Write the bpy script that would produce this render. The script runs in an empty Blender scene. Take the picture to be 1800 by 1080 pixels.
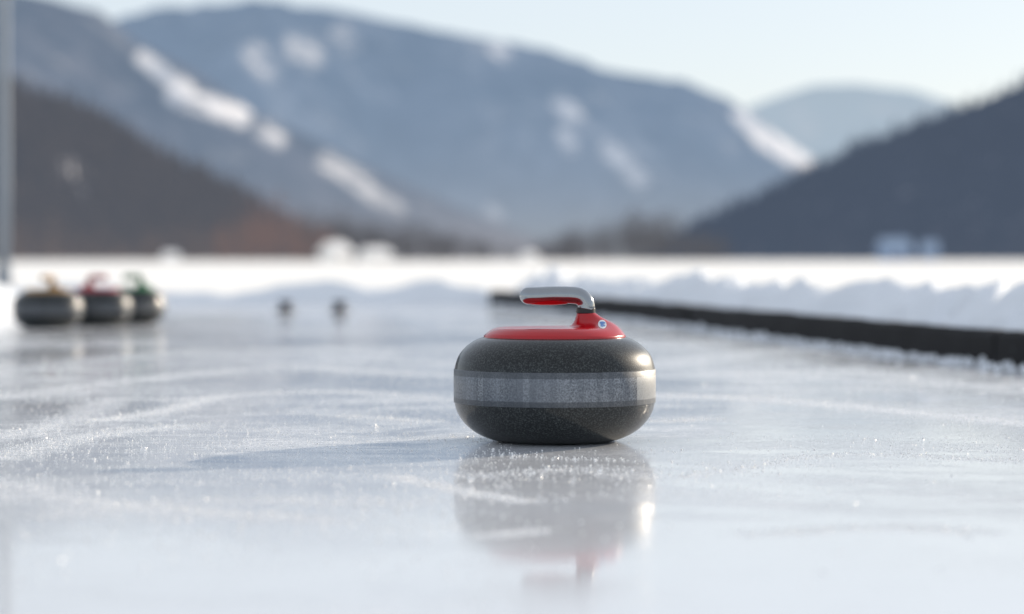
import bpy, bmesh, math, random
import numpy as np
from mathutils import Vector, Matrix, noise
from mathutils.bvhtree import BVHTree
random.seed(7); rng=np.random.default_rng(11)
scene=bpy.context.scene
col=scene.collection
H=0.25; F=4250.0; HY=458.0; CX=900.0
def px2x(px,d): return (px-CX)/F*d
def y2z(py,d): return H-(py-HY)/F*d
def gpt(px,py):
    d=H*F/(py-HY); return (px2x(px,d),d)

# ---------------------------------------------------------------- helpers
def mesh_obj(name,verts,faces,mat=None,smooth=True,parent=None,loc=None):
    me=bpy.data.meshes.new(name); me.from_pydata([tuple(v) for v in verts],[],[tuple(f) for f in faces]); me.update()
    if smooth: me.polygons.foreach_set("use_smooth",[True]*len(me.polygons))
    ob=bpy.data.objects.new(name,me); col.objects.link(ob)
    if mat: me.materials.append(mat)
    if parent: ob.parent=parent
    if loc: ob.location=loc
    return ob
def lathe(profile,n=128):
    V=[];Fc=[]
    for r,z in profile:
        for i in range(n):
            a=2*math.pi*i/n; V.append((r*math.cos(a),r*math.sin(a),z))
    for k in range(len(profile)-1):
        for i in range(n):
            j=(i+1)%n; Fc.append((k*n+i,k*n+j,(k+1)*n+j,(k+1)*n+i))
    return V,Fc
def cap(V,Fc,start,n,flip=False):
    idx=list(range(start,start+n)); Fc.append(idx[::-1] if flip else idx)
def catmull(pts,sub):
    out=[]
    P=[2*np.array(pts[0])-np.array(pts[1])]+[np.array(p) for p in pts]+[2*np.array(pts[-1])-np.array(pts[-2])]
    for i in range(1,len(P)-2):
        for k in range(sub):
            t=k/sub
            out.append(0.5*((2*P[i])+(-P[i-1]+P[i+1])*t+(2*P[i-1]-5*P[i]+4*P[i+1]-P[i+2])*t*t+(-P[i-1]+3*P[i]-3*P[i+1]+P[i+2])*t**3))
    out.append(P[-2]); return out
def tube(path,rad,n=32,ry=None):
    V=[];Fc=[]; path=[Vector(p) for p in path]
    up=Vector((0,1,0))
    for i,p in enumerate(path):
        t=(path[min(i+1,len(path)-1)]-path[max(i-1,0)]).normalized()
        s=up.normalized(); u=t.cross(s).normalized()
        r=rad[i] if hasattr(rad,'__len__') else rad
        for k in range(n):
            a=2*math.pi*k/n
            V.append(p+u*(r*math.cos(a))+s*(r*(ry or 1)*math.sin(a)))
    for i in range(len(path)-1):
        for k in range(n):
            j=(k+1)%n; Fc.append((i*n+k,i*n+j,(i+1)*n+j,(i+1)*n+k))
    cap(V,Fc,0,n,True); cap(V,Fc,(len(path)-1)*n,n)
    return V,Fc
def box(cx,cy,cz,sx,sy,sz,bev=0):
    bm=bmesh.new(); bmesh.ops.create_cube(bm,size=1)
    bmesh.ops.scale(bm,vec=(sx,sy,sz),verts=bm.verts)
    if bev: bmesh.ops.bevel(bm,geom=bm.edges[:],offset=bev,segments=2,affect='EDGES',profile=0.6)
    bmesh.ops.translate(bm,vec=(cx,cy,cz),verts=bm.verts)
    V=[v.co.copy() for v in bm.verts]; bm.verts.index_update()
    Fc=[[v.index for v in f.verts] for f in bm.faces]; bm.free(); return V,Fc

# ---------------------------------------------------------------- material helper
class M:
    def __init__(s,name):
        s.m=bpy.data.materials.new(name); s.m.use_nodes=True; s.nt=s.m.node_tree; s.N=s.nt.nodes; s.L=s.nt.links
        s.b=s.N["Principled BSDF"]; s.out=s.N["Material Output"]
    def n(s,t,**k):
        x=s.N.new(t)
        for a,b in k.items(): x.inputs[a.replace('__',' ')].default_value=b
        return x
    def l(s,a,b): s.L.new(a,b)
    def coord(s,scale=(1,1,1),rot=(0,0,0),kind='Object'):
        tc=s.n('ShaderNodeTexCoord'); mp=s.n('ShaderNodeMapping'); mp.inputs['Scale'].default_value=scale; mp.inputs['Rotation'].default_value=rot
        s.l(tc.outputs[kind],mp.inputs['Vector']); return mp.outputs[0]
    def noise(s,vec,scale,detail=4,rough=0.5,dist=0):
        x=s.n('ShaderNodeTexNoise'); x.inputs['Scale'].default_value=scale; x.inputs['Detail'].default_value=detail
        x.inputs['Roughness'].default_value=rough; x.inputs['Distortion'].default_value=dist
        if vec: s.l(vec,x.inputs['Vector'])
        return x.outputs[0]
    def ramp(s,fac,stops,interp='LINEAR'):
        x=s.n('ShaderNodeValToRGB'); x.color_ramp.interpolation=interp; e=x.color_ramp.elements
        while len(e)<len(stops): e.new(0.5)
        for i,(p,c) in enumerate(stops):
            e[i].position=p; e[i].color=(c,c,c,1) if not hasattr(c,'__len__') else (*c,1)
        s.l(fac,x.inputs[0]); return x.outputs[0]
    def math(s,op,a,b=0,clamp=False):
        x=s.n('ShaderNodeMath'); x.operation=op; x.use_clamp=clamp
        for i,v in enumerate((a,b)):
            if isinstance(v,(int,float)): x.inputs[i].default_value=v
            else: s.l(v,x.inputs[i])
        return x.outputs[0]
    def mix(s,f,a,b,mode='MIX'):
        x=s.n('ShaderNodeMix'); x.data_type='RGBA'; x.blend_type=mode
        for i,v in ((0,f),(6,a),(7,b)):
            if isinstance(v,(int,float)): x.inputs[i].default_value=v
            elif isinstance(v,tuple): x.inputs[i].default_value=(*v,1)
            else: s.l(v,x.inputs[i])
        return x.outputs[2]
    def bump(s,h,strength,dist,target=None):
        x=s.n('ShaderNodeBump'); x.inputs['Strength'].default_value=strength; x.inputs['Distance'].default_value=dist
        s.l(h,x.inputs['Height']); s.l(x.outputs[0],(target or s.b).inputs['Normal']); return x
    def setp(s,**k):
        for a,v in k.items():
            i=s.b.inputs[a.replace('__',' ')]
            if isinstance(v,tuple): i.default_value=(*v,1)
            elif isinstance(v,(int,float)): i.default_value=v
            else: s.l(v,i)
def haze_glow(m,fac,color):  # emission blended into the surface stands in for airlight
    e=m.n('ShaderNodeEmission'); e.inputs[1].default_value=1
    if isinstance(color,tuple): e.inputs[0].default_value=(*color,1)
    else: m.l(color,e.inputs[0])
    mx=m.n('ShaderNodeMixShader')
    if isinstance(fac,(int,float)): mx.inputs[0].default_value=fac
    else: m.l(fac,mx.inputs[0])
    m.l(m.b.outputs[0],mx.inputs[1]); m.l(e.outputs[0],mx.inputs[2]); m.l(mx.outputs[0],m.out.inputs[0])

# ice ------------------------------------------------------------
ice=M("ice_surface")
c=ice.coord()
tcx=ice.n('ShaderNodeTexNoise'); tcx.inputs['Scale'].default_value=0.9; tcx.inputs['Detail'].default_value=2; ice.l(c,tcx.inputs['Vector'])
va=ice.n('ShaderNodeVectorMath'); va.operation='MULTIPLY_ADD'; ice.l(tcx.outputs['Color'],va.inputs[0]); va.inputs[1].default_value=(0.9,0.9,0); ice.l(c,va.inputs[2])
mp=ice.n('ShaderNodeMapping'); mp.inputs['Scale'].default_value=(1.6,3.0,1); mp.inputs['Rotation'].default_value=(0,0,0.35); ice.l(va.outputs[0],mp.inputs[0])
streak=ice.noise(mp.outputs[0],2.6,7,0.66)
mp2=ice.n('ShaderNodeMapping'); mp2.inputs['Scale'].default_value=(1.0,7.0,1); mp2.inputs['Rotation'].default_value=(0,0,-0.6); ice.l(va.outputs[0],mp2.inputs[0])
streak2=ice.noise(mp2.outputs[0],3.4,6,0.62)
scr=ice.noise(ice.coord((1.0,40.0,1),(0,0,0.12)),6.0,4,0.6)
patch=ice.noise(c,1.1,4,0.55)
fine=ice.noise(c,210,3,0.8); mid=ice.noise(c,38,4,0.7)
at=ice.n('ShaderNodeAttribute'); at.attribute_name="frost_glint"
at2=ice.n('ShaderNodeAttribute'); at2.attribute_name="polish"
s1=ice.ramp(streak,[(0.46,0.0),(0.60,1.0)])
s2=ice.ramp(streak2,[(0.52,0.0),(0.64,1.0)])
sm=ice.math('MAXIMUM',s1,ice.math('MULTIPLY',s2,0.9))
pm=ice.ramp(patch,[(0.40,0.05),(0.58,1.0)])
pol=ice.math('SUBTRACT',1.0,at2.outputs['Fac'])
fm=ice.ramp(fine,[(0.46,0.0),(0.58,1.0)]); mm=ice.ramp(mid,[(0.40,0.2),(0.62,1.0)])
base=ice.math('MAXIMUM',ice.math('MULTIPLY',ice.math('MULTIPLY',ice.math('MULTIPLY',sm,pm),0.85),pol),at.outputs['Fac'])
frost_glint=ice.math('MULTIPLY',ice.math('MULTIPLY',base,mm),ice.math('ADD',0.2,ice.math('MULTIPLY',fm,0.8)),clamp=True)
grain=ice.math('MULTIPLY',ice.math('MULTIPLY',ice.ramp(ice.noise(c,330,2,0.6),[(0.60,0),(0.68,1)]),0.4),pol)
frost_glint=ice.math('ADD',frost_glint,ice.math('ADD',ice.math('MULTIPLY',ice.ramp(scr,[(0.60,0),(0.70,1)]),0.10),ice.math('MULTIPLY',grain,ice.math('ADD',0.35,pm))),clamp=True)
colr=ice.mix(frost_glint,(0.72,0.74,0.775),(1.0,0.985,0.955))
rgh=ice.math('ADD',ice.math('MULTIPLY',frost_glint,0.5),ice.math('ADD',0.03,ice.math('MULTIPLY',ice.math('MULTIPLY',pm,pol),0.04)))
ice.setp(Base__Color=colr,Roughness=rgh,IOR=1.50)
ice.bump(ice.math('ADD',ice.math('MULTIPLY',frost_glint,1.0),ice.math('MULTIPLY',fine,0.04)),0.5,0.0009)

# snow ------------------------------------------------------------
def snow_mat(name,base=(0.89,0.90,0.92),sc=1.0):
    m=M(name); c=m.coord()
    a=m.noise(c,9*sc,6,0.6); b=m.noise(c,70*sc,4,0.7)
    cl=m.mix(a,base,(min(1,base[0]+.05),min(1,base[1]+.05),min(1,base[2]+.03)))
    m.setp(Base__Color=cl,Roughness=0.75); m.b.inputs['Specular IOR Level'].default_value=0.3
    m.bump(m.math('ADD',a,m.math('MULTIPLY',b,0.3)),0.5,0.02); return m.m
snow_bank_m=snow_mat("piled_snow",(0.80,0.83,0.88)); snow_ground_m=snow_mat("snow_field_surface",(0.95,0.93,0.90),sc=0.2)

# granite ------------------------------------------------------------
def granite(name,dark,light,rough,coat):
    m=M(name); c=m.coord()
    n1=m.noise(c,430,2,0.65); n2=m.noise(c,150,3,0.6)
    v=m.n('ShaderNodeTexVoronoi'); v.inputs['Scale'].default_value=300; m.l(c,v.inputs['Vector'])
    f=m.ramp(n1,[(0.48,0),(0.64,1)]); g=m.ramp(n2,[(0.35,0),(0.7,1)])
    cl=m.mix(f,dark,light); cl=m.mix(m.math('MULTIPLY',g,0.45),cl,(dark[0]*.4,dark[1]*.4,dark[2]*.4))
    fl=m.ramp(v.outputs['Distance'],[(0.0,1),(0.20,0)])
    cl=m.mix(m.math('MULTIPLY',fl,0.75),cl,(light[0]*3.6,light[1]*3.5,light[2]*3.2))
    m.setp(Base__Color=cl,Roughness=rough,IOR=1.28); m.b.inputs['Coat Weight'].default_value=coat; m.b.inputs['Coat Roughness'].default_value=0.05
    m.bump(n1,0.15,0.0004); return m.m
granite_m=granite("dark_polished_granite",(0.003,0.005,0.006),(0.055,0.064,0.062),0.40,0.55)
def band_material(name,k):
    bm_=M(name); c=bm_.coord()
    n1=bm_.noise(c,400,3,0.7); n2=bm_.noise(bm_.coord((1,1,0.05)),60,3,0.6)
    tc=bm_.n('ShaderNodeTexCoord'); sx=bm_.n('ShaderNodeSeparateXYZ'); bm_.l(tc.outputs['Object'],sx.inputs[0])
    ang=bm_.math('ARCTAN2',sx.outputs[1],sx.outputs[0])
    wn=bm_.n('ShaderNodeTexWhiteNoise'); wn.noise_dimensions='1D'; bm_.l(bm_.math('FLOOR',bm_.math('MULTIPLY',ang,4.1)),wn.inputs['W'])
    wn2=bm_.n('ShaderNodeTexWhiteNoise'); wn2.noise_dimensions='1D'; bm_.l(bm_.math('FLOOR',bm_.math('MULTIPLY',ang,15.3)),wn2.inputs['W'])
    edge=bm_.math('ABSOLUTE',bm_.math('SUBTRACT',sx.outputs[2],0.0765))
    ed=bm_.ramp(bm_.math('MULTIPLY',edge,40),[(0.60,0.0),(0.63,1.0)])
    K=lambda *t: tuple(v*k for v in t)
    cl=bm_.mix(bm_.ramp(n1,[(0.40,0),(0.62,1)]),K(0.055,0.065,0.078),K(0.30,0.32,0.345))
    cl=bm_.mix(bm_.math('MULTIPLY',bm_.ramp(n2,[(0.4,0),(0.6,1)]),0.35),cl,K(0.14,0.16,0.19))
    cl=bm_.mix(bm_.math('MULTIPLY',wn.outputs[0],0.45),cl,K(0.28,0.305,0.34))
    cl=bm_.mix(bm_.math('MULTIPLY',wn2.outputs[0],0.45),cl,K(0.055,0.066,0.083))
    sunlit_patch=bm_.math('MULTIPLY',bm_.math('GREATER_THAN',ang,-0.67),bm_.math('LESS_THAN',ang,0.5))  # pale patch paints the sunlit right side onto the band
    cl=bm_.mix(bm_.math('MULTIPLY',sunlit_patch,0.48),cl,K(0.52,0.51,0.48))
    cl=bm_.mix(bm_.math('MULTIPLY',ed,0.58),cl,K(0.025,0.03,0.035))
    bm_.setp(Base__Color=cl,Roughness=0.42); bm_.bump(n1,0.25,0.0005); return bm_.m
band_m=band_material("ground_granite_band",1.0); band2_m=band_material("dark_granite_band",0.5)  # second copy darkens the band colour for the far stones
def plastic(name,c,rough=0.25,metal=0.0,coat=0.4):
    m=M(name); v=m.coord(); n=m.noise(v,60,4,0.6)
    m.setp(Base__Color=m.mix(n,tuple(x*0.85 for x in c),c),Metallic=metal)
    m.setp(Roughness=m.math('ADD',rough-0.04,m.math('MULTIPLY',n,0.1)))
    m.b.inputs['Coat Weight'].default_value=coat; m.b.inputs['Coat Roughness'].default_value=0.08
    m.bump(m.noise(v,400,2),0.03,0.0003); return m.m
red_m=plastic("red_glossy_plastic",(0.50,0.004,0.010),0.20,0,0.12); green_m=plastic("green_glossy_plastic",(0.005,0.15,0.035),0.4,0,0); gold_m=plastic("yellow_glossy_plastic",(0.34,0.18,0.035),0.4,0,0); red2_m=plastic("dull_red_plastic",(0.36,0.006,0.025),0.4,0,0)
silver_m=plastic("brushed_silver_metal",(0.36,0.38,0.40),0.17,1.0,0.0)
black_m=plastic("black_rubber_ring",(0.012,0.012,0.014),0.4,0,0)
white_m=plastic("white_badge_print",(0.8,0.82,0.82),0.3); blue_m=plastic("blue_badge_print",(0.02,0.16,0.5),0.3)

# ---------------------------------------------------------------- curling stone
body_prof=[(0.0005,0.006),(0.055,0.006),(0.062,0.0005),(0.075,0.0),(0.087,0.0022),(0.100,0.0068),(0.112,0.0135),(0.122,0.0215),(0.130,0.031),(0.1357,0.0415),(0.1387,0.0525),(0.1395,0.058),(0.1395,0.077),(0.1395,0.096),(0.1387,0.101),(0.1367,0.109),(0.1330,0.118),(0.1270,0.1265),(0.118,0.1345),(0.108,0.1405),(0.099,0.1435),(0.092,0.1445),(0.0005,0.1455)]
bp=[tuple(p) for p in catmull(body_prof[3:-1],5)]
bp=[body_prof[0],body_prof[1],body_prof[2]]+bp+[body_prof[-1]]
bodyV,bodyF=lathe(bp,144); cap(bodyV,bodyF,0,144,True); cap(bodyV,bodyF,(len(bp)-1)*144,144)
bandp=[(0.1380,0.0535),(0.1393,0.0538),(0.1399,0.0545),(0.1401,0.077),(0.1399,0.0995),(0.1393,0.1002),(0.1380,0.1005)]
bandV,bandF=lathe(bandp,144)
NX=0.043; NR=0.0125; CR=0.0985; ZT=0.1785
def cover_geo():
    n=96; K=50; V=[];Fc=[]
    for k in range(K+1):
        q=k/K; u=q**1.7
        for i in range(n):
            a=2*math.pi*i/n; ca,sa=math.cos(a),math.sin(a)
            b=NX*ca; R=-b+math.sqrt(b*b-(NX*NX-CR*CR))
            d=NR*0.96+(R-NR*0.96)*u
            x=NX+d*ca; y=d*sa; r=math.hypot(x,y)
            e=min(1,max(0,(CR-r)/0.022)); e=1-(1-e)**2.0
            pl=0.1455+0.0115*e+0.001*(1-r/CR)
            w=0.5+0.5*ca; lam=0.0042+0.021*w**3
            f=math.exp(-(d-NR*0.96)/lam)*(1-u**4)
            V.append((x,y,pl+(ZT-pl)*f))
    for k in range(K):
        for i in range(n):
            j=(i+1)%n; Fc.append((k*n+i,(k+1)*n+i,(k+1)*n+j,k*n+j))
    o=len(V)
    for i in range(n):
        v=V[K*n+i]; V.append((v[0]*0.995,v[1]*0.995,0.1425))
    for i in range(n):
        j=(i+1)%n; Fc.append((K*n+i,o+i,o+j,K*n+j))
    cap(V,Fc,0,n)
    return V,Fc
covV,covF=cover_geo()
ringV,ringF=lathe([(0.0005,0.1765),(0.0128,0.1765),(0.0134,0.1775),(0.0134,0.1835),(0.0128,0.1845),(0.0005,0.1845)],48)
ringV=[(x+NX,y,z) for x,y,z in ringV]
hz_=0.2018
hp=[(NX+0.0005,0,0.183),(NX+0.001,0,0.187),(NX-0.001,0,0.1935),(NX-0.0075,0,0.1995),(NX-0.018,0,hz_),(0.0,0,hz_+0.0005),(-0.02,0,hz_-0.0003),(-0.036,0,hz_-0.0008)]
path=[Vector(p) for p in catmull(hp,7)]
rad=[0.0118]*len(path)
end=path[-1]; dirv=(path[-1]-path[-2]).normalized()
for k in range(1,9):
    a=k/8*math.pi/2; path.append(end+dirv*(0.0128*math.sin(a))); rad.append(max(0.0003,0.0118*math.cos(a)))
hanV,hanF=tube(path,rad,40,1.2)
gp=[(-0.040,0,hz_-0.0022),(-0.036,0,hz_-0.0036),(-0.02,0,hz_-0.0040),(0.0,0,hz_-0.0040),(0.016,0,hz_-0.0036),(0.022,0,hz_-0.0022)]
griV,griF=tube(gp,[0.004,0.0089,0.0098,0.0098,0.0088,0.004],28,1.12)

def make_stone(loc,rot,colmat,label,badge=False):
    e=bpy.data.objects.new("curling_stone",None); col.objects.link(e); e.location=loc; e.rotation_euler=(0,0,rot)
    e["label"]=label; e["category"]="curling stone"; e.empty_display_size=0.1
    mesh_obj("stone_body",bodyV,bodyF,granite_m,parent=e)
    mesh_obj("striking_band",bandV,bandF,band_m if badge else band2_m,parent=e)
    mesh_obj("handle_cover",covV,covF,colmat,parent=e)
    h=mesh_obj("handle",hanV,hanF,silver_m if badge else colmat,parent=e)
    k=mesh_obj("collar_ring",ringV,ringF,black_m,smooth=False,parent=h)
    if badge:
        g=mesh_obj("red_underside",griV,griF,red_m,parent=h)  # red strip along the handle's underside
        bvh=BVHTree.FromPolygons([Vector(v) for v in covV],covF)
        def decal(name,shape,mat,off):
            V=[];Fc=[]
            for poly in shape:
                o=len(V); ok=True
                for (x,z) in poly:
                    hit=bvh.ray_cast(Vector((x+0.0,-0.2,z+0.01)),Vector((0,1,-0.05)).normalized())
                    if hit[0] is None: ok=False;break
                    V.append(hit[0]+hit[1]*off)
                if ok: Fc.append(list(range(o,len(V))))
                else: V=V[:o]
            if Fc: mesh_obj(name,V,Fc,mat,smooth=True,parent=e)
        cx,cz=0.0650,0.1605
        def ell(rx,rz,ox=0,oz=0,n=24): 
            out=[]; R=6
            for r in range(R):
                for i in range(n):
                    a0=2*math.pi*i/n;a1=2*math.pi*(i+1)/n;r0=r/R;r1=(r+1)/R
                    q=[(cx+ox+rx*r0*math.cos(a0),cz+oz+rz*r0*math.sin(a0)),(cx+ox+rx*r1*math.cos(a0),cz+oz+rz*r1*math.sin(a0)),(cx+ox+rx*r1*math.cos(a1),cz+oz+rz*r1*math.sin(a1))]
                    if r>0: q.append((cx+ox+rx*r0*math.cos(a1),cz+oz+rz*r0*math.sin(a1)))
                    out.append(q)
            return out
        decal("badge",ell(0.0058,0.0064),white_m,0.0003)
        decal("badge_emblem",ell(0.0040,0.0019,0.0004,0.0020)+ell(0.0020,0.0040,-0.0005,-0.0002)+ell(0.0034,0.0016,0.0006,-0.0020),blue_m,0.0006)
    return e
D0=3.35
make_stone((px2x(975,D0),D0,0.0),0.0,red_m,"dark granite curling stone with red cover and silver handle",True)
for (x,y,rot,mt,lb) in [(px2x(84,8.9),8.9,1.3,gold_m,"curling stone with yellow handle parked on ice at rink edge"),
                    (px2x(172,9.2),9.2,2.6,red2_m,"curling stone with red handle parked between two other stones"),
                    (px2x(233,9.52),9.52,-0.5,green_m,"curling stone with green handle at end of short row")]:
    s=make_stone((x,y,0),rot,mt,lb); s["group"]="curling stones waiting in a row"; s.scale=(.92,.92,.92)

rub=plastic("dark_blue_rubber",(0.012,0.02,0.045),0.5,0,0)
for px in (502,597):
    e=bpy.data.objects.new("foot_block",None); col.objects.link(e); e.location=(px2x(px,11.8),11.8,0); e["label"]="small dark blue rubber foot block set on the ice"; e["category"]="foothold"; e["group"]="rubber foot blocks on the ice"
    V,Fc=lathe([(0.0005,0),(0.036,0),(0.038,0.004),(0.026,0.02),(0.022,0.032),(0.03,0.04),(0.04,0.046),(0.036,0.052),(0.0005,0.054)],32)
    mesh_obj("rubber_cup",V,Fc,rub,parent=e)
    V,Fc=box(0,0,0.003,0.11,0.06,0.006,0.002); mesh_obj("base_plate",V,Fc,black_m,smooth=False,parent=e)

# ---------------------------------------------------------------- ground, ice
def grid(x0,x1,y0,y1,nx,ny,zf):
    V=[];Fc=[]
    for j in range(ny+1):
        for i in range(nx+1):
            x=x0+(x1-x0)*i/nx; y=y0+(y1-y0)*j/ny; V.append((x,y,zf(x,y)))
    for j in range(ny):
        for i in range(nx):
            a=j*(nx+1)+i; Fc.append((a,a+1,a+nx+2,a+nx+1))
    return V,Fc
R=16000
g=mesh_obj("ground",[(-R,-R,-0.012),(R,-R,-0.012),(R,R,-0.012),(-R,R,-0.012)],[(0,1,2,3)],snow_ground_m,False); g["kind"]="structure"
marks=[([(180,740),(280,724),(385,697)],.022,1.0),([(0,806),(150,768),(330,748)],.03,.8),([(0,700),(200,672),(420,650)],.05,.7),
 ([(690,836),(800,862),(930,884)],.012,1.0),([(20,850),(130,880),(260,894),(560,914)],.03,.75),([(1150,694),(1400,706),(1830,748)],.05,1.0),  # last streak paints a warm sun glint on the ice as frost
 ([(1160,742),(1250,736)],.02,.8),([(300,704),(560,688),(790,702)],.04,.6),([(480,640),(650,654),(800,662)],.07,.6),([(1150,646),(1300,622),(1500,610)],.10,.6),
 ([(1330,940),(1560,928),(1720,936)],.02,.5),([(850,944),(950,934)],.010,1.0),([(0,770),(120,740),(200,700)],.03,.6),([(590,730),(760,742)],.02,.6),
 ([(1200,840),(1480,800),(1800,812)],.02,.45),([(860,800),(1100,812)],.02,.3),([(830,838),(1010,826),(1120,842)],.025,.4),
 ([(0,655),(300,622),(600,612)],.10,.5),([(1250,660),(1500,655),(1800,690)],.05,.6),([(100,905),(400,880),(700,885)],.04,.45)]
marks=[([Vector(gpt(*p)) for p in pl],w,s) for pl,w,s in marks]
xs=np.unique(np.concatenate([np.linspace(-9,-1.7,16),np.linspace(-1.7,1.7,200),np.linspace(1.7,5,8)]))
ys=np.unique(np.concatenate([np.linspace(-4,1.4,10),np.linspace(1.4,4,190),np.linspace(4,8,130),np.linspace(8,14.2,14)]))
XX,YY=np.meshgrid(xs,ys); FR=np.zeros_like(XX)
for pl,w,s in marks:
    dm=np.full_like(XX,9.0)
    cp=[np.array(p) for p in catmull([tuple(p) for p in pl],5)]
    for a,b in zip(cp[:-1],cp[1:]):
        dx,dy=b-a; L2=dx*dx+dy*dy; t=np.clip(((XX-a[0])*dx+(YY-a[1])*dy)/L2,0,1)
        dm=np.minimum(dm,np.hypot(XX-a[0]-dx*t,YY-a[1]-dy*t))
    FR=np.maximum(FR,s*np.exp(-(dm/w)**2))
nx=len(xs); V=[(float(a),float(b),0.0) for a,b in zip(XX.ravel(),YY.ravel())]
Fc=[(j*nx+i,j*nx+i+1,(j+1)*nx+i+1,(j+1)*nx+i) for j in range(len(ys)-1) for i in range(nx-1)]
o=mesh_obj("ice",V,Fc,ice.m,False); o["kind"]="structure"
at_=o.data.attributes.new("frost_glint",'FLOAT','POINT'); at_.data.foreach_set("value",FR.ravel().astype(np.float32))
# smoother, freshly refrozen ice nearer the player's end and around the stone
PO=np.clip((2.75-YY)/0.5,0,1)*0.85
PO=np.maximum(PO,0.55*np.exp(-(((XX-0.06)/0.30)**2+((YY-2.9)/0.45)**2)))
PO=np.maximum(PO,0.5*np.clip((XX-0.15)/0.4,0,1)*np.clip((3.3-YY)/0.6,0,1))
at_=o.data.attributes.new("polish",'FLOAT','POINT'); at_.data.foreach_set("value",PO.ravel().astype(np.float32))

def fz(x,y):
    n=noise.fractal(Vector((x*0.3,y*0.18,3.1)),0.9,2.0,4)
    e=min(1,(y-14.2)/1.5); far=min(1,(80-y)/20)
    return -0.02+0.03*e*max(0,far)+0.015*n*e*max(0,far)
V,Fc=grid(-40,40,14.0,80,220,180,fz); o=mesh_obj("snow_field",V,Fc,snow_ground_m); o["kind"]="structure"

def bank(name,path,width,height,seed,lump,outward=1,nw=60,step=0.035,fq=1.0):
    P=[Vector((p[0],p[1])) for p in path]; S=[0]
    for i in range(1,len(P)): S.append(S[-1]+(P[i]-P[i-1]).length)
    n=int(S[-1]/step); V=[];Fc=[]
    def at(s):
        for i in range(1,len(P)):
            if s<=S[i]+1e-6:
                t=(s-S[i-1])/(S[i]-S[i-1]); return P[i-1].lerp(P[i],t),(P[i]-P[i-1]).normalized()
        return P[-1],(P[-1]-P[-2]).normalized()
    for k in range(n+1):
        s=S[-1]*k/n; p,_=at(s); _,t0=at(max(0,s-0.4)); _,t1=at(min(S[-1],s+0.4)); t=(t0+t1).normalized(); nrm=Vector((t.y,-t.x))*outward
        for j in range(nw+1):
            w=j/nw; q=p+nrm*(w*width)
            prof=(min(1,w/0.22))**0.7 if w<0.22 else 0.5+0.5*math.cos(min(1,(w-0.22)/0.78)*math.pi)
            v=Vector((q.x,q.y,seed))
            l1=noise.noise(v*3.6*fq); l2=noise.fractal(v*9*fq,0.8,2.1,4); l3=abs(noise.noise(v*5.5*fq+Vector((9,2,1))))
            h=height*prof*(0.72+lump*(0.6*l1-0.45*l3+0.25))+height*lump*0.14*l2*prof**0.3
            V.append((q.x+0.02*l2,q.y+0.02*l1,max(-0.02,h)-0.006))
    for k in range(n):
        for j in range(nw):
            a=k*(nw+1)+j; Fc.append((a,a+1,a+nw+2,a+nw+1))
    o=mesh_obj(name,V,Fc,snow_bank_m); o["kind"]="structure"; return o
bpath=[(2.27,0.0),(1.206,5.84),(0.948,7.48),(0.65,9.65),(0.28,11.8),(-0.12,13.9)]
bank("snow_bank",[(x+0.05,y+0.01) for x,y in bpath],0.85,0.158,2.0,1.0,fq=1.35,step=0.028)
bank("snow_bank",[(-9,14.1),(-6,13.95),(-3,13.85),(-1,13.9),(0.4,13.8)],0.6,0.115,5.0,0.8,outward=-1,fq=0.7)
bank("snow_bank",[(-3.4,4),(-2.6,8.5),(-2.26,10.8),(-2.34,12.0),(-3.0,13.9)],1.3,0.24,8.0,0.4,outward=-1)

bdm=M("black_rubber_board"); c=bdm.coord(); n=bdm.noise(c,25,5,0.65)
bdm.setp(Base__Color=bdm.mix(bdm.ramp(bdm.noise(c,55,5,0.7),[(0.66,0),(0.76,1)]),bdm.mix(n,(0.006,0.006,0.007),(0.016,0.015,0.016)),(0.3,0.32,0.36)),Roughness=0.7); bdm.b.inputs['Specular IOR Level'].default_value=0.2; bdm.bump(n,0.4,0.004)
def seg_at(s):
    acc=0
    for i in range(1,len(bpath)):
        a=Vector(bpath[i-1]);b=Vector(bpath[i]);L=(b-a).length
        if s<=acc+L: return a.lerp(b,(s-acc)/L)
        acc+=L
    return Vector(bpath[-1])
tot=sum((Vector(bpath[i])-Vector(bpath[i-1])).length for i in range(1,len(bpath)))
Lp=1.15; s=0.25
def board_geo(L,seed):
    prof=[(-.022,0),(-.025,.03),(-.023,.068),(-.015,.079),(.015,.080),(.024,.066),(.025,0)]
    n=36; V=[];Fc=[]
    for i in range(n+1):
        x=-L/2+L*i/n
        for j,(a,b) in enumerate(prof):
            w=noise.noise(Vector((x*5,j*.7,seed)))*.007
            V.append((x,a+w*.6,b+(w if b>.02 else 0)))
    m=len(prof)
    for i in range(n):
        for j in range(m-1): Fc.append((i*m+j,i*m+j+1,(i+1)*m+j+1,(i+1)*m+j))
    Fc.append(list(range(m))); Fc.append(list(range(n*m,n*m+m))[::-1]); return V,Fc
while s+Lp<tot:
    a=seg_at(s); b=seg_at(s+Lp-0.008); mid=(a+b)/2; ang=math.atan2(b.y-a.y,b.x-a.x); L=(b-a).length
    V,Fc=board_geo(L,s)
    ob=mesh_obj("rink_board",V,Fc,bdm.m,smooth=False); ob.location=(mid.x,mid.y,random.uniform(-0.003,0.001)); ob.rotation_euler=(random.uniform(-.05,.05),0,ang+random.uniform(-.008,.008))
    ob["label"]="low black rubber rink board dusted with snow beside ice"; ob["category"]="rink board"; ob["group"]="black boards edging the rink"
    s+=Lp
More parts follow.
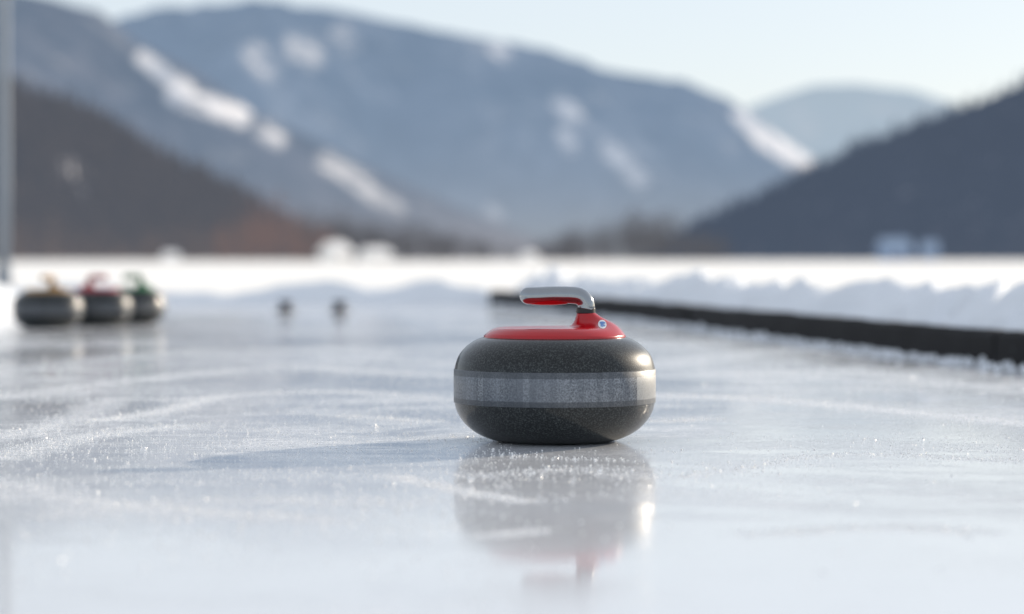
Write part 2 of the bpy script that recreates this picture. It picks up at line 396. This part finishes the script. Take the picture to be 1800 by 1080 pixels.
def crumbs(name,pts,mat):
    V=[];Fc=[]
    base=[Vector(v) for v in ((1,0,0),(-1,0,0),(0,1,0),(0,-1,0),(0,0,1),(0,0,-1))]
    fs=[(0,2,4),(2,1,4),(1,3,4),(3,0,4),(2,0,5),(1,2,5),(3,1,5),(0,3,5)]
    for (x,y,z,r) in pts:
        m=Matrix.Rotation(random.uniform(0,6.3),3,Vector((random.gauss(0,1),random.gauss(0,1),random.gauss(0,1))).normalized())
        sc=Vector((random.uniform(.6,1.3),random.uniform(.6,1.3),random.uniform(.5,1)))
        o=len(V)
        for b in base:
            q=m@Vector((b.x*sc.x,b.y*sc.y,b.z*sc.z)); V.append((x+q.x*r,y+q.y*r,z+q.z*r))
        Fc+=[tuple(i+o for i in f) for f in fs]
    ob=mesh_obj(name,V,Fc,mat,False); ob["kind"]="stuff"; return ob
pts=[]
for i in range(2200):
    p=seg_at(random.uniform(0.5,tot)); w=abs(random.gauss(0,0.08)); r=random.uniform(0.0015,0.009)*(1 if w<0.1 else .6)*(1.7 if random.random()<.04 else 1)
    pts.append((p.x-0.035-w,p.y,r*0.4,r))
for i in range(800):
    p=seg_at(random.uniform(0.5,tot)); r=random.uniform(0.002,0.008); pts.append((p.x+random.gauss(0.025,0.010),p.y,0.078+r*.3,r))
crumbs("snow_crumbs",pts,snow_bank_m)
cr=M("ice_crystal"); nn=cr.noise(cr.coord(),300,2); cr.setp(Base__Color=cr.mix(nn,(0.95,0.95,0.96),(1,0.98,0.94)),Roughness=0.3,IOR=1.31)
pts=[]
def gr(): return random.uniform(0.00045,0.0011)*(1+(random.random()<0.05)*1.1)
while len(pts)<17000:
    y=1.6+5.5*random.random()**1.5; x=random.uniform(-0.26,0.26)*y
    d=noise.fractal(Vector((x*1.8+3,y*2.6,0.5)),0.8,2,4)+ (0.25 if x<0 else -0.08) - (0.35 if y<2.5 else 0)
    if d+random.uniform(-0.35,0.35)<0.1: continue
    r=gr(); pts.append((x,y,r*0.5,r))
for pl,w,s in marks:
    cp=[np.array(p) for p in catmull([tuple(p) for p in pl],8)]
    L=sum(np.hypot(*(b-a)) for a,b in zip(cp[:-1],cp[1:]))
    for _ in range(int(1700*s*L**.7)):
        k=random.randrange(len(cp)-1); p=cp[k]+(cp[k+1]-cp[k])*random.random(); r=gr(); pts.append((p[0]+random.gauss(0,w),p[1]+random.gauss(0,w),r*0.5,r))
for _ in range(260):
    y=random.uniform(1.9,2.8); x=random.uniform(-.23,.03 if random.random()<.7 else .2)*y; r=random.uniform(.0010,.0020); pts.append((x,y,r*.5,r))
crumbs("frost_crystals",pts,cr.m)

# ---------------------------------------------------------------- mountains
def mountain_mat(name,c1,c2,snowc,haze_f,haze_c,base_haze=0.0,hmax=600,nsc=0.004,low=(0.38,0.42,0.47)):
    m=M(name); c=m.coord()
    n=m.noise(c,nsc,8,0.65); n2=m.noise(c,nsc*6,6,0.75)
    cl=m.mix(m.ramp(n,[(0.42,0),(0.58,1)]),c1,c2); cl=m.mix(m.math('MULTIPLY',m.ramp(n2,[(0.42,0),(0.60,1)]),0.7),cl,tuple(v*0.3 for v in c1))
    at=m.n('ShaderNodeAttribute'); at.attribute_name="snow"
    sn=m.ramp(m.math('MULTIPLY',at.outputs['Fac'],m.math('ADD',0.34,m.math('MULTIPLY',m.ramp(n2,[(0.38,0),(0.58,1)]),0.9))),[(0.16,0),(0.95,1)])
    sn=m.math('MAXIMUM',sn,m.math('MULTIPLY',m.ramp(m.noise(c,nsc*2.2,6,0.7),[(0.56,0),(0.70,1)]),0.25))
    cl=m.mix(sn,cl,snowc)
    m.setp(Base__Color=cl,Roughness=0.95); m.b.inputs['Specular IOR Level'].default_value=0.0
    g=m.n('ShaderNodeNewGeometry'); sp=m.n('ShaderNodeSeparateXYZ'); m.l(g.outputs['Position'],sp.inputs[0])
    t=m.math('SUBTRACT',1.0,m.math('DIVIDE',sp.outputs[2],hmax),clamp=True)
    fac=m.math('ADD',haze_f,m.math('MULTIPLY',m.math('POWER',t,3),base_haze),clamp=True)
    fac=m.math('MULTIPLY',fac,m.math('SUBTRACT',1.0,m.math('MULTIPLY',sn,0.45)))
    haze_glow(m,fac,m.mix(m.math('POWER',t,4),haze_c,low)); return m.m
def interp(pts,x): return float(np.interp(x,[p[0] for p in pts],[p[1] for p in pts]))
def ridge(name,pts,D,W,mat,seed,amp=0.12,patches=(),n=340,rows=64,power=1.25,wl=None,crest_n=2.0):
    V=[];Fc=[];S=[]
    p0,p1=pts[0][0],pts[-1][0]; wl=wl or 0.5*W
    Hm=max((HY-p[1])/F*D for p in pts)
    back=10
    for j in range(-back,rows+1):
        t=j/rows if j>=0 else j/back
        for i in range(n+1):
            px=p0+(p1-p0)*i/n; X=px2x(px,D); h=y2z(interp(pts,px),D)
            Y=D-t*W*(0.35+0.65*max(h,1)/Hm) if t>=0 else D-t*W*0.9
            tt=abs(t)
            v=Vector((X/wl,Y/wl*0.45,seed)); 
            sp=1-abs(noise.noise(v*1.2))*2; f=noise.fractal(Vector((X/wl*2.3,Y/wl*1.6,seed+4)),0.9,2.1,5)
            z=h*(1-tt)**power + Hm*amp*(sp*0.8+f*0.6)*(4*tt*(1-tt))**0.8*min(1,h/Hm*1.5) + crest_n*D/F*f*(1-tt)*2
            if tt>=0.999: z=-6
            V.append((X,Y,z))
            q=0.0
            qx=CX+F*X/Y; qy=HY-F*(z-H)/Y
            for (ax,ay,bx,by,wd,st) in patches:
                dx,dy=bx-ax,by-ay; L2=dx*dx+dy*dy; tp=max(0,min(1,((qx-ax)*dx+(qy-ay)*dy)/L2)) if L2 else 0
                dd=math.hypot(qx-ax-dx*tp,qy-ay-dy*tp); q=max(q,st*max(0,min(1,1.5-dd/wd)))
            S.append(q)
    m=n+1
    for j in range(rows+back):
        for i in range(n):
            a=j*m+i; Fc.append((a,a+m,a+m+1,a+1))
    ob=mesh_obj(name,V,Fc,mat); ob["kind"]="structure"
    at=ob.data.attributes.new("snow",'FLOAT','POINT'); at.data.foreach_set("value",S)
    return ob,V,m
SN=(0.95,0.92,0.91)
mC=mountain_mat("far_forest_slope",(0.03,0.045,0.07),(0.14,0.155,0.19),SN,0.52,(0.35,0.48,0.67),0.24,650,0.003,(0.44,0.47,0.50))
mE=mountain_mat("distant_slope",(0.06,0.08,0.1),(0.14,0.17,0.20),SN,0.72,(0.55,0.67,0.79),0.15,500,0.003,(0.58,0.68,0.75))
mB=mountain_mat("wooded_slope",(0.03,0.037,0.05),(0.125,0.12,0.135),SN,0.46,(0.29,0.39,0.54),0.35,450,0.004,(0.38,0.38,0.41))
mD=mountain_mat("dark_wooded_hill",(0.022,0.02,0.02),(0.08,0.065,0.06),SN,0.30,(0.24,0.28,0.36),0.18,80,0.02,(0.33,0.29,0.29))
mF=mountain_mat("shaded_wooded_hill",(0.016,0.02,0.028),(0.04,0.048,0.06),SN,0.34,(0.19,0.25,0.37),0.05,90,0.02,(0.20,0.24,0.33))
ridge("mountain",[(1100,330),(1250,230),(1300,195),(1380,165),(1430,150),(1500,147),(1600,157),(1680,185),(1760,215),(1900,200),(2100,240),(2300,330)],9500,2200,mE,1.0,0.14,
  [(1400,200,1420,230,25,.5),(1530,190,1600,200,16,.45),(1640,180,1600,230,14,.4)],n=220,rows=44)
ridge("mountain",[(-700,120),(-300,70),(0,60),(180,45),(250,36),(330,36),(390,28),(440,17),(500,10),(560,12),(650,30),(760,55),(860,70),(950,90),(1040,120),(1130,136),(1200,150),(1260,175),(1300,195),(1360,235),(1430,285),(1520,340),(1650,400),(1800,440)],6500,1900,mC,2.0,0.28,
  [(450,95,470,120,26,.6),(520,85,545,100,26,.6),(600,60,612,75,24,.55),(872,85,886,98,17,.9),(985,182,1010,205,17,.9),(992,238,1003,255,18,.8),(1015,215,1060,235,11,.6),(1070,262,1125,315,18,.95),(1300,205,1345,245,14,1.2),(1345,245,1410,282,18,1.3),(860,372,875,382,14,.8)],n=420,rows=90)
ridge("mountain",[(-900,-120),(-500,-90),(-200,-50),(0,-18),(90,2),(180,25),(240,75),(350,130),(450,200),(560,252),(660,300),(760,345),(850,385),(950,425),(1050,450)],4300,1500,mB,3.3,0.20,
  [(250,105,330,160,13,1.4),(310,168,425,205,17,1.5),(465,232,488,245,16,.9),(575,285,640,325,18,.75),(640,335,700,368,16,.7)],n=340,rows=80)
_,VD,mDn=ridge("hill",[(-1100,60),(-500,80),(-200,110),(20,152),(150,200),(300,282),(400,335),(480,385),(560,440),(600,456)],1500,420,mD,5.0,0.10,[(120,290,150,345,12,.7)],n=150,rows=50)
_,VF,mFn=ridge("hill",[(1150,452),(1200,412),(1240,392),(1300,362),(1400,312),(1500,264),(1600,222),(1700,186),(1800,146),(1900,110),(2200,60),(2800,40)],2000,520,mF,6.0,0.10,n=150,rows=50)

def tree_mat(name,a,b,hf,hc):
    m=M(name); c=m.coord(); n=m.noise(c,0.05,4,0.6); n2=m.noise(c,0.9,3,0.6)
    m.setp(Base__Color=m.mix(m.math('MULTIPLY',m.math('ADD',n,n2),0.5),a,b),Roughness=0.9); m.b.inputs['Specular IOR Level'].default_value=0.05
    haze_glow(m,hf,hc); return m.m
def conifers(name,pos,mat):
    V=[];Fc=[]
    for (x,y,z,h) in pos:
        o=len(V); r=h*random.uniform(.16,.22); ns=6; a0=random.uniform(0,6)
        for t in range(3):
            zb=z+h*(0.12+0.26*t); zt=z+h*(0.55+0.225*t); rr=r*(1-0.27*t); o=len(V)
            for i in range(ns):
                a=a0+2*math.pi*i/ns; q=rr*random.uniform(.7,1.2); V.append((x+q*math.cos(a),y+q*math.sin(a),zb+random.uniform(-.04,.04)*h))
            V.append((x,y,zt))
            for i in range(ns): Fc.append((o+i,o+(i+1)%ns,o+ns))
        o=len(V); w=h*.015
        V+= [(x-w,y-w,z-1),(x+w,y-w,z-1),(x,y+w,z-1),(x,y,z+h*.4)]; Fc+=[(o,o+1,o+3),(o+1,o+2,o+3),(o+2,o,o+3)]
    ob=mesh_obj(name,V,Fc,mat,False); ob["kind"]="stuff"; return ob
def scatter(V,cnt,xr,hr):
    A=np.array(V); px=CX+F*A[:,0]/A[:,1]; ok=np.where((px>xr[0])&(px<xr[1])&(A[:,2]>1))[0]
    out=[]
    for i in rng.choice(ok,cnt): 
        x,y,z=A[i]; x+=random.uniform(-4,4); out.append((x,y+random.uniform(-3,3),z-1.0,random.uniform(*hr)))
    return out
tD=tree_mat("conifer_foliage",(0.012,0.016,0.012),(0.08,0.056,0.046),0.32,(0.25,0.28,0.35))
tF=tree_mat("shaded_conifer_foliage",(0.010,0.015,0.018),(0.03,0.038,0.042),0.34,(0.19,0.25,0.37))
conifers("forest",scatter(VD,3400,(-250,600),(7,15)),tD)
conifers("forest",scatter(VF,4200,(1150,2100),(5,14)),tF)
def wood(name,xr,d,hr,cnt,mat,shape=None):
    V=[];Fc=[]
    for _ in range(cnt):
        px=random.uniform(*xr); dd=d*random.uniform(.9,1.2); x=px2x(px,dd); h=random.uniform(*hr)*(shape(px) if shape else 1)
        o=len(V); w=0.18; V+=[(x-w,dd-w,-.1),(x+w,dd-w,-.1),(x,dd+w,-.1),(x+random.uniform(-.3,.3),dd,h*.85)]; Fc+=[(o,o+1,o+3),(o+1,o+2,o+3),(o+2,o,o+3)]
        for k in range(7):
            a=random.uniform(0,6.3); z0=h*random.uniform(.2,.6); L=h*random.uniform(.2,.4); o=len(V)
            V+=[(x-.07,dd,z0),(x+.07,dd,z0+.1),(x+L*.6*math.cos(a),dd+L*.6*math.sin(a),z0+L)]; Fc.append((o,o+1,o+2))
        for k in range(80):
            u=Vector((random.gauss(0,1),random.gauss(0,1),random.gauss(0,1))).normalized()*random.random()**.4
            cx_=x+u.x*h*.3; cy_=dd+u.y*h*.3; cz_=h*.52+u.z*h*.46; s=h*random.uniform(.02,.05)
            A=Vector((random.gauss(0,1),random.gauss(0,1),random.gauss(0,1))).normalized(); B=A.orthogonal().normalized(); o=len(V); C=Vector((cx_,cy_,cz_))
            V+=[C+A*s,C+B*s,C-A*s*.8]; Fc.append((o,o+1,o+2))
    ob=mesh_obj(name,V,Fc,mat,False); ob["kind"]="stuff"; return ob
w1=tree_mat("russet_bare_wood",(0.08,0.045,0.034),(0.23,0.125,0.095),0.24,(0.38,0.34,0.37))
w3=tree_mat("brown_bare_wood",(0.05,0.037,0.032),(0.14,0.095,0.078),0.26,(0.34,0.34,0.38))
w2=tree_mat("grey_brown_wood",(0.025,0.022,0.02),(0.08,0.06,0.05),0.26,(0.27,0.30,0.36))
wood("woodland",(380,580),620,(7,21),44,w1,lambda p:1.05-0.5*abs(p-465)/100)
wood("woodland",(-150,560),640,(4,15),80,w3)
wood("woodland",(530,850),700,(6,18),125,w2,lambda p:1.05-0.9*(p-520)/300*0.5)
wood("woodland",(820,1000),760,(4,9),35,w2)
wood("woodland",(960,1290),680,(6,18),125,w2,lambda p:1.0-0.5*abs(p-1130)/160)
wood("woodland",(1290,2000),800,(3,6),120,tF)

wallm=M("pale_render_wall"); c=wallm.coord(); n=wallm.noise(c,2,5); wallm.setp(Base__Color=wallm.mix(n,(0.72,0.70,0.66),(0.85,0.83,0.80)),Roughness=0.85); haze_glow(wallm,0.25,(0.85,0.85,0.85))  # near-white emission brightens walls that the sun does not reach
wallb=M("blue_shade_wall"); c=wallb.coord(); n=wallb.noise(c,2,5); wallb.setp(Base__Color=wallb.mix(n,(0.16,0.23,0.36),(0.22,0.30,0.44)),Roughness=0.85); haze_glow(wallb,0.3,(0.24,0.34,0.52))  # blue of a house in shade, put into the wall colour
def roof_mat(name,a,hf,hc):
    m=M(name); c=m.coord(); n=m.noise(c,1,5); m.setp(Base__Color=m.mix(n,tuple(x*.93 for x in a),a),Roughness=0.8); m.bump(n,.4,.1); haze_glow(m,hf,hc); return m.m
roofm=roof_mat("snow_covered_roof",(0.93,0.93,0.94),0.2,(0.85,0.85,0.87)); roofb=roof_mat("shaded_snow_roof",(0.36,0.44,0.55),0.3,(0.28,0.39,0.57))  # pale roof glows slightly; its blue copy has shade painted into the snow
glassm=plastic("dark_window_glass",(0.04,0.05,0.07),0.15,0,0); woodm=plastic("brown_wood_door",(0.12,0.06,0.03),0.6,0,0)
def house(px,d,w,h,dep,wm,label,rot,rm=None):
    e=bpy.data.objects.new("house",None); col.objects.link(e); e.location=(px2x(px,d),d,-0.01); e.rotation_euler=(0,0,rot); e["label"]=label; e["category"]="house"; e["group"]="snow covered houses along the valley"
    wh=h*.55
    V,Fc=box(0,0,wh/2,w,dep,wh); 
    o=len(V); V+=[Vector((-w/2+.01,-dep/2+.01,wh)),Vector((-w/2+.01,dep/2-.01,wh)),Vector((-w/2+.01,0,h*.97)),Vector((w/2-.01,-dep/2+.01,wh)),Vector((w/2-.01,dep/2-.01,wh)),Vector((w/2-.01,0,h*.97))]
    Fc+=[[o,o+2,o+1],[o+3,o+4,o+5]]; wall=mesh_obj("wall",V,Fc,wm,False,parent=e)
    t=.3; ov=.5; sl=(h-wh)/(dep/2); zb=wh-ov*sl+.02
    pr=[(-dep/2-ov,zb),(0,h+.02),(dep/2+ov,zb),(dep/2+ov,zb+t),(0,h+t),(-dep/2-ov,zb+t)]
    V=[(-w/2-ov,a,b) for a,b in pr]+[(w/2+ov,a,b) for a,b in pr]; n=6
    Fc=[list(range(6))[::-1],list(range(6,12))]+[[i,(i+1)%6,(i+1)%6+6,i+6] for i in range(6)]
    rf=mesh_obj("roof",V,Fc,rm or roofm,False,parent=e)
    V,Fc=box(w*.2,dep*.1,h*1.02,.7,.7,h*.3); mesh_obj("chimney",V,Fc,wm,False,parent=rf)
    for k in (-.32,.32):
        V,Fc=box(w*k,-dep/2-.02,wh*.55,w*.13,.08,wh*.4); mesh_obj("window",V,Fc,glassm,False,parent=e)
    V,Fc=box(0,-dep/2-.02,wh*.36,w*.11,.08,wh*.7); mesh_obj("door",V,Fc,woodm,False,parent=e)
A="small pale house with thick snow on its roof"; 
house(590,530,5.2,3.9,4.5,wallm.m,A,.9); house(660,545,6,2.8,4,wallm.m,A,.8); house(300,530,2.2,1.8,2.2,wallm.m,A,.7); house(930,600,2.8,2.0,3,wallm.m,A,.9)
house(1572,560,6.0,5.0,6,wallb.m,"shade-tinted blue house with snowy roof below wooded hill",.1,roofb); house(1634,575,3.2,4.4,4,wallb.m,"narrow shade-tinted blue hut with snowy roof below wooded hill",-.1,roofb)

dp=22.0; e=bpy.data.objects.new("lamp_post",None); col.objects.link(e); e.location=(px2x(7,dp),dp,-0.02); e["label"]="tall grey metal post standing in the snow by the rink"; e["category"]="post"
polem=plastic("galvanised_steel",(0.20,0.24,0.29),0.5,0.3,0)
V,Fc=lathe([(0.0005,0),(0.052,0),(0.052,1.0),(0.048,3.0),(0.042,6.0),(0.0005,6.0)],32); mesh_obj("pole",V,Fc,polem,parent=e)
V,Fc=lathe([(0.0005,0),(0.11,0),(0.11,0.02),(0.075,0.03),(0.07,0.2),(0.056,0.215),(0.0005,0.215)],32); mesh_obj("base_collar",V,Fc,polem,parent=e)
V,Fc=box(0.25,0,6.02,0.7,0.16,0.07,0.02); mesh_obj("lamp_head",V,Fc,polem,parent=e)

# ---------------------------------------------------------------- light, world, camera
EL=math.radians(16.5); AZ=math.radians(46)
sd=Vector((math.cos(EL)*math.sin(AZ),math.cos(EL)*math.cos(AZ),math.sin(EL)))
L=bpy.data.lights.new("sun",'SUN'); L.energy=5.0; L.angle=math.radians(0.5); L.color=(1.0,0.87,0.70)
lo=bpy.data.objects.new("sun",L); col.objects.link(lo); lo.rotation_euler=(-sd).to_track_quat('-Z','Y').to_euler(); lo.location=(0,0,20)
w=bpy.data.worlds.new("World"); scene.world=w; w.use_nodes=True; nt=w.node_tree; bg=nt.nodes["Background"]
sk=nt.nodes.new("ShaderNodeTexSky"); sk.sky_type='NISHITA'; sk.sun_disc=False; sk.sun_elevation=EL; sk.sun_rotation=AZ; sk.altitude=300; sk.air_density=1.0; sk.dust_density=1.0; sk.ozone_density=2.5
mx=nt.nodes.new("ShaderNodeMix"); mx.data_type='RGBA'; mx.inputs[0].default_value=0.70; mx.inputs[7].default_value=(5.45,5.75,6.2,1)
nt.links.new(sk.outputs[0],mx.inputs[6]); nt.links.new(mx.outputs[2],bg.inputs[0]); bg.inputs[1].default_value=0.15
cam=bpy.data.cameras.new("camera"); co=bpy.data.objects.new("camera",cam); col.objects.link(co); scene.camera=co
cam.lens=85; cam.sensor_width=36; cam.clip_start=0.05; cam.clip_end=40000
co.location=(0,0,H); co.rotation_euler=(math.radians(90)-math.atan(82/F),0,0)
cam.dof.use_dof=True; cam.dof.focus_distance=3.27; cam.dof.aperture_fstop=3.0
scene.view_settings.view_transform='Standard'; scene.view_settings.look='None'; scene.view_settings.exposure=0
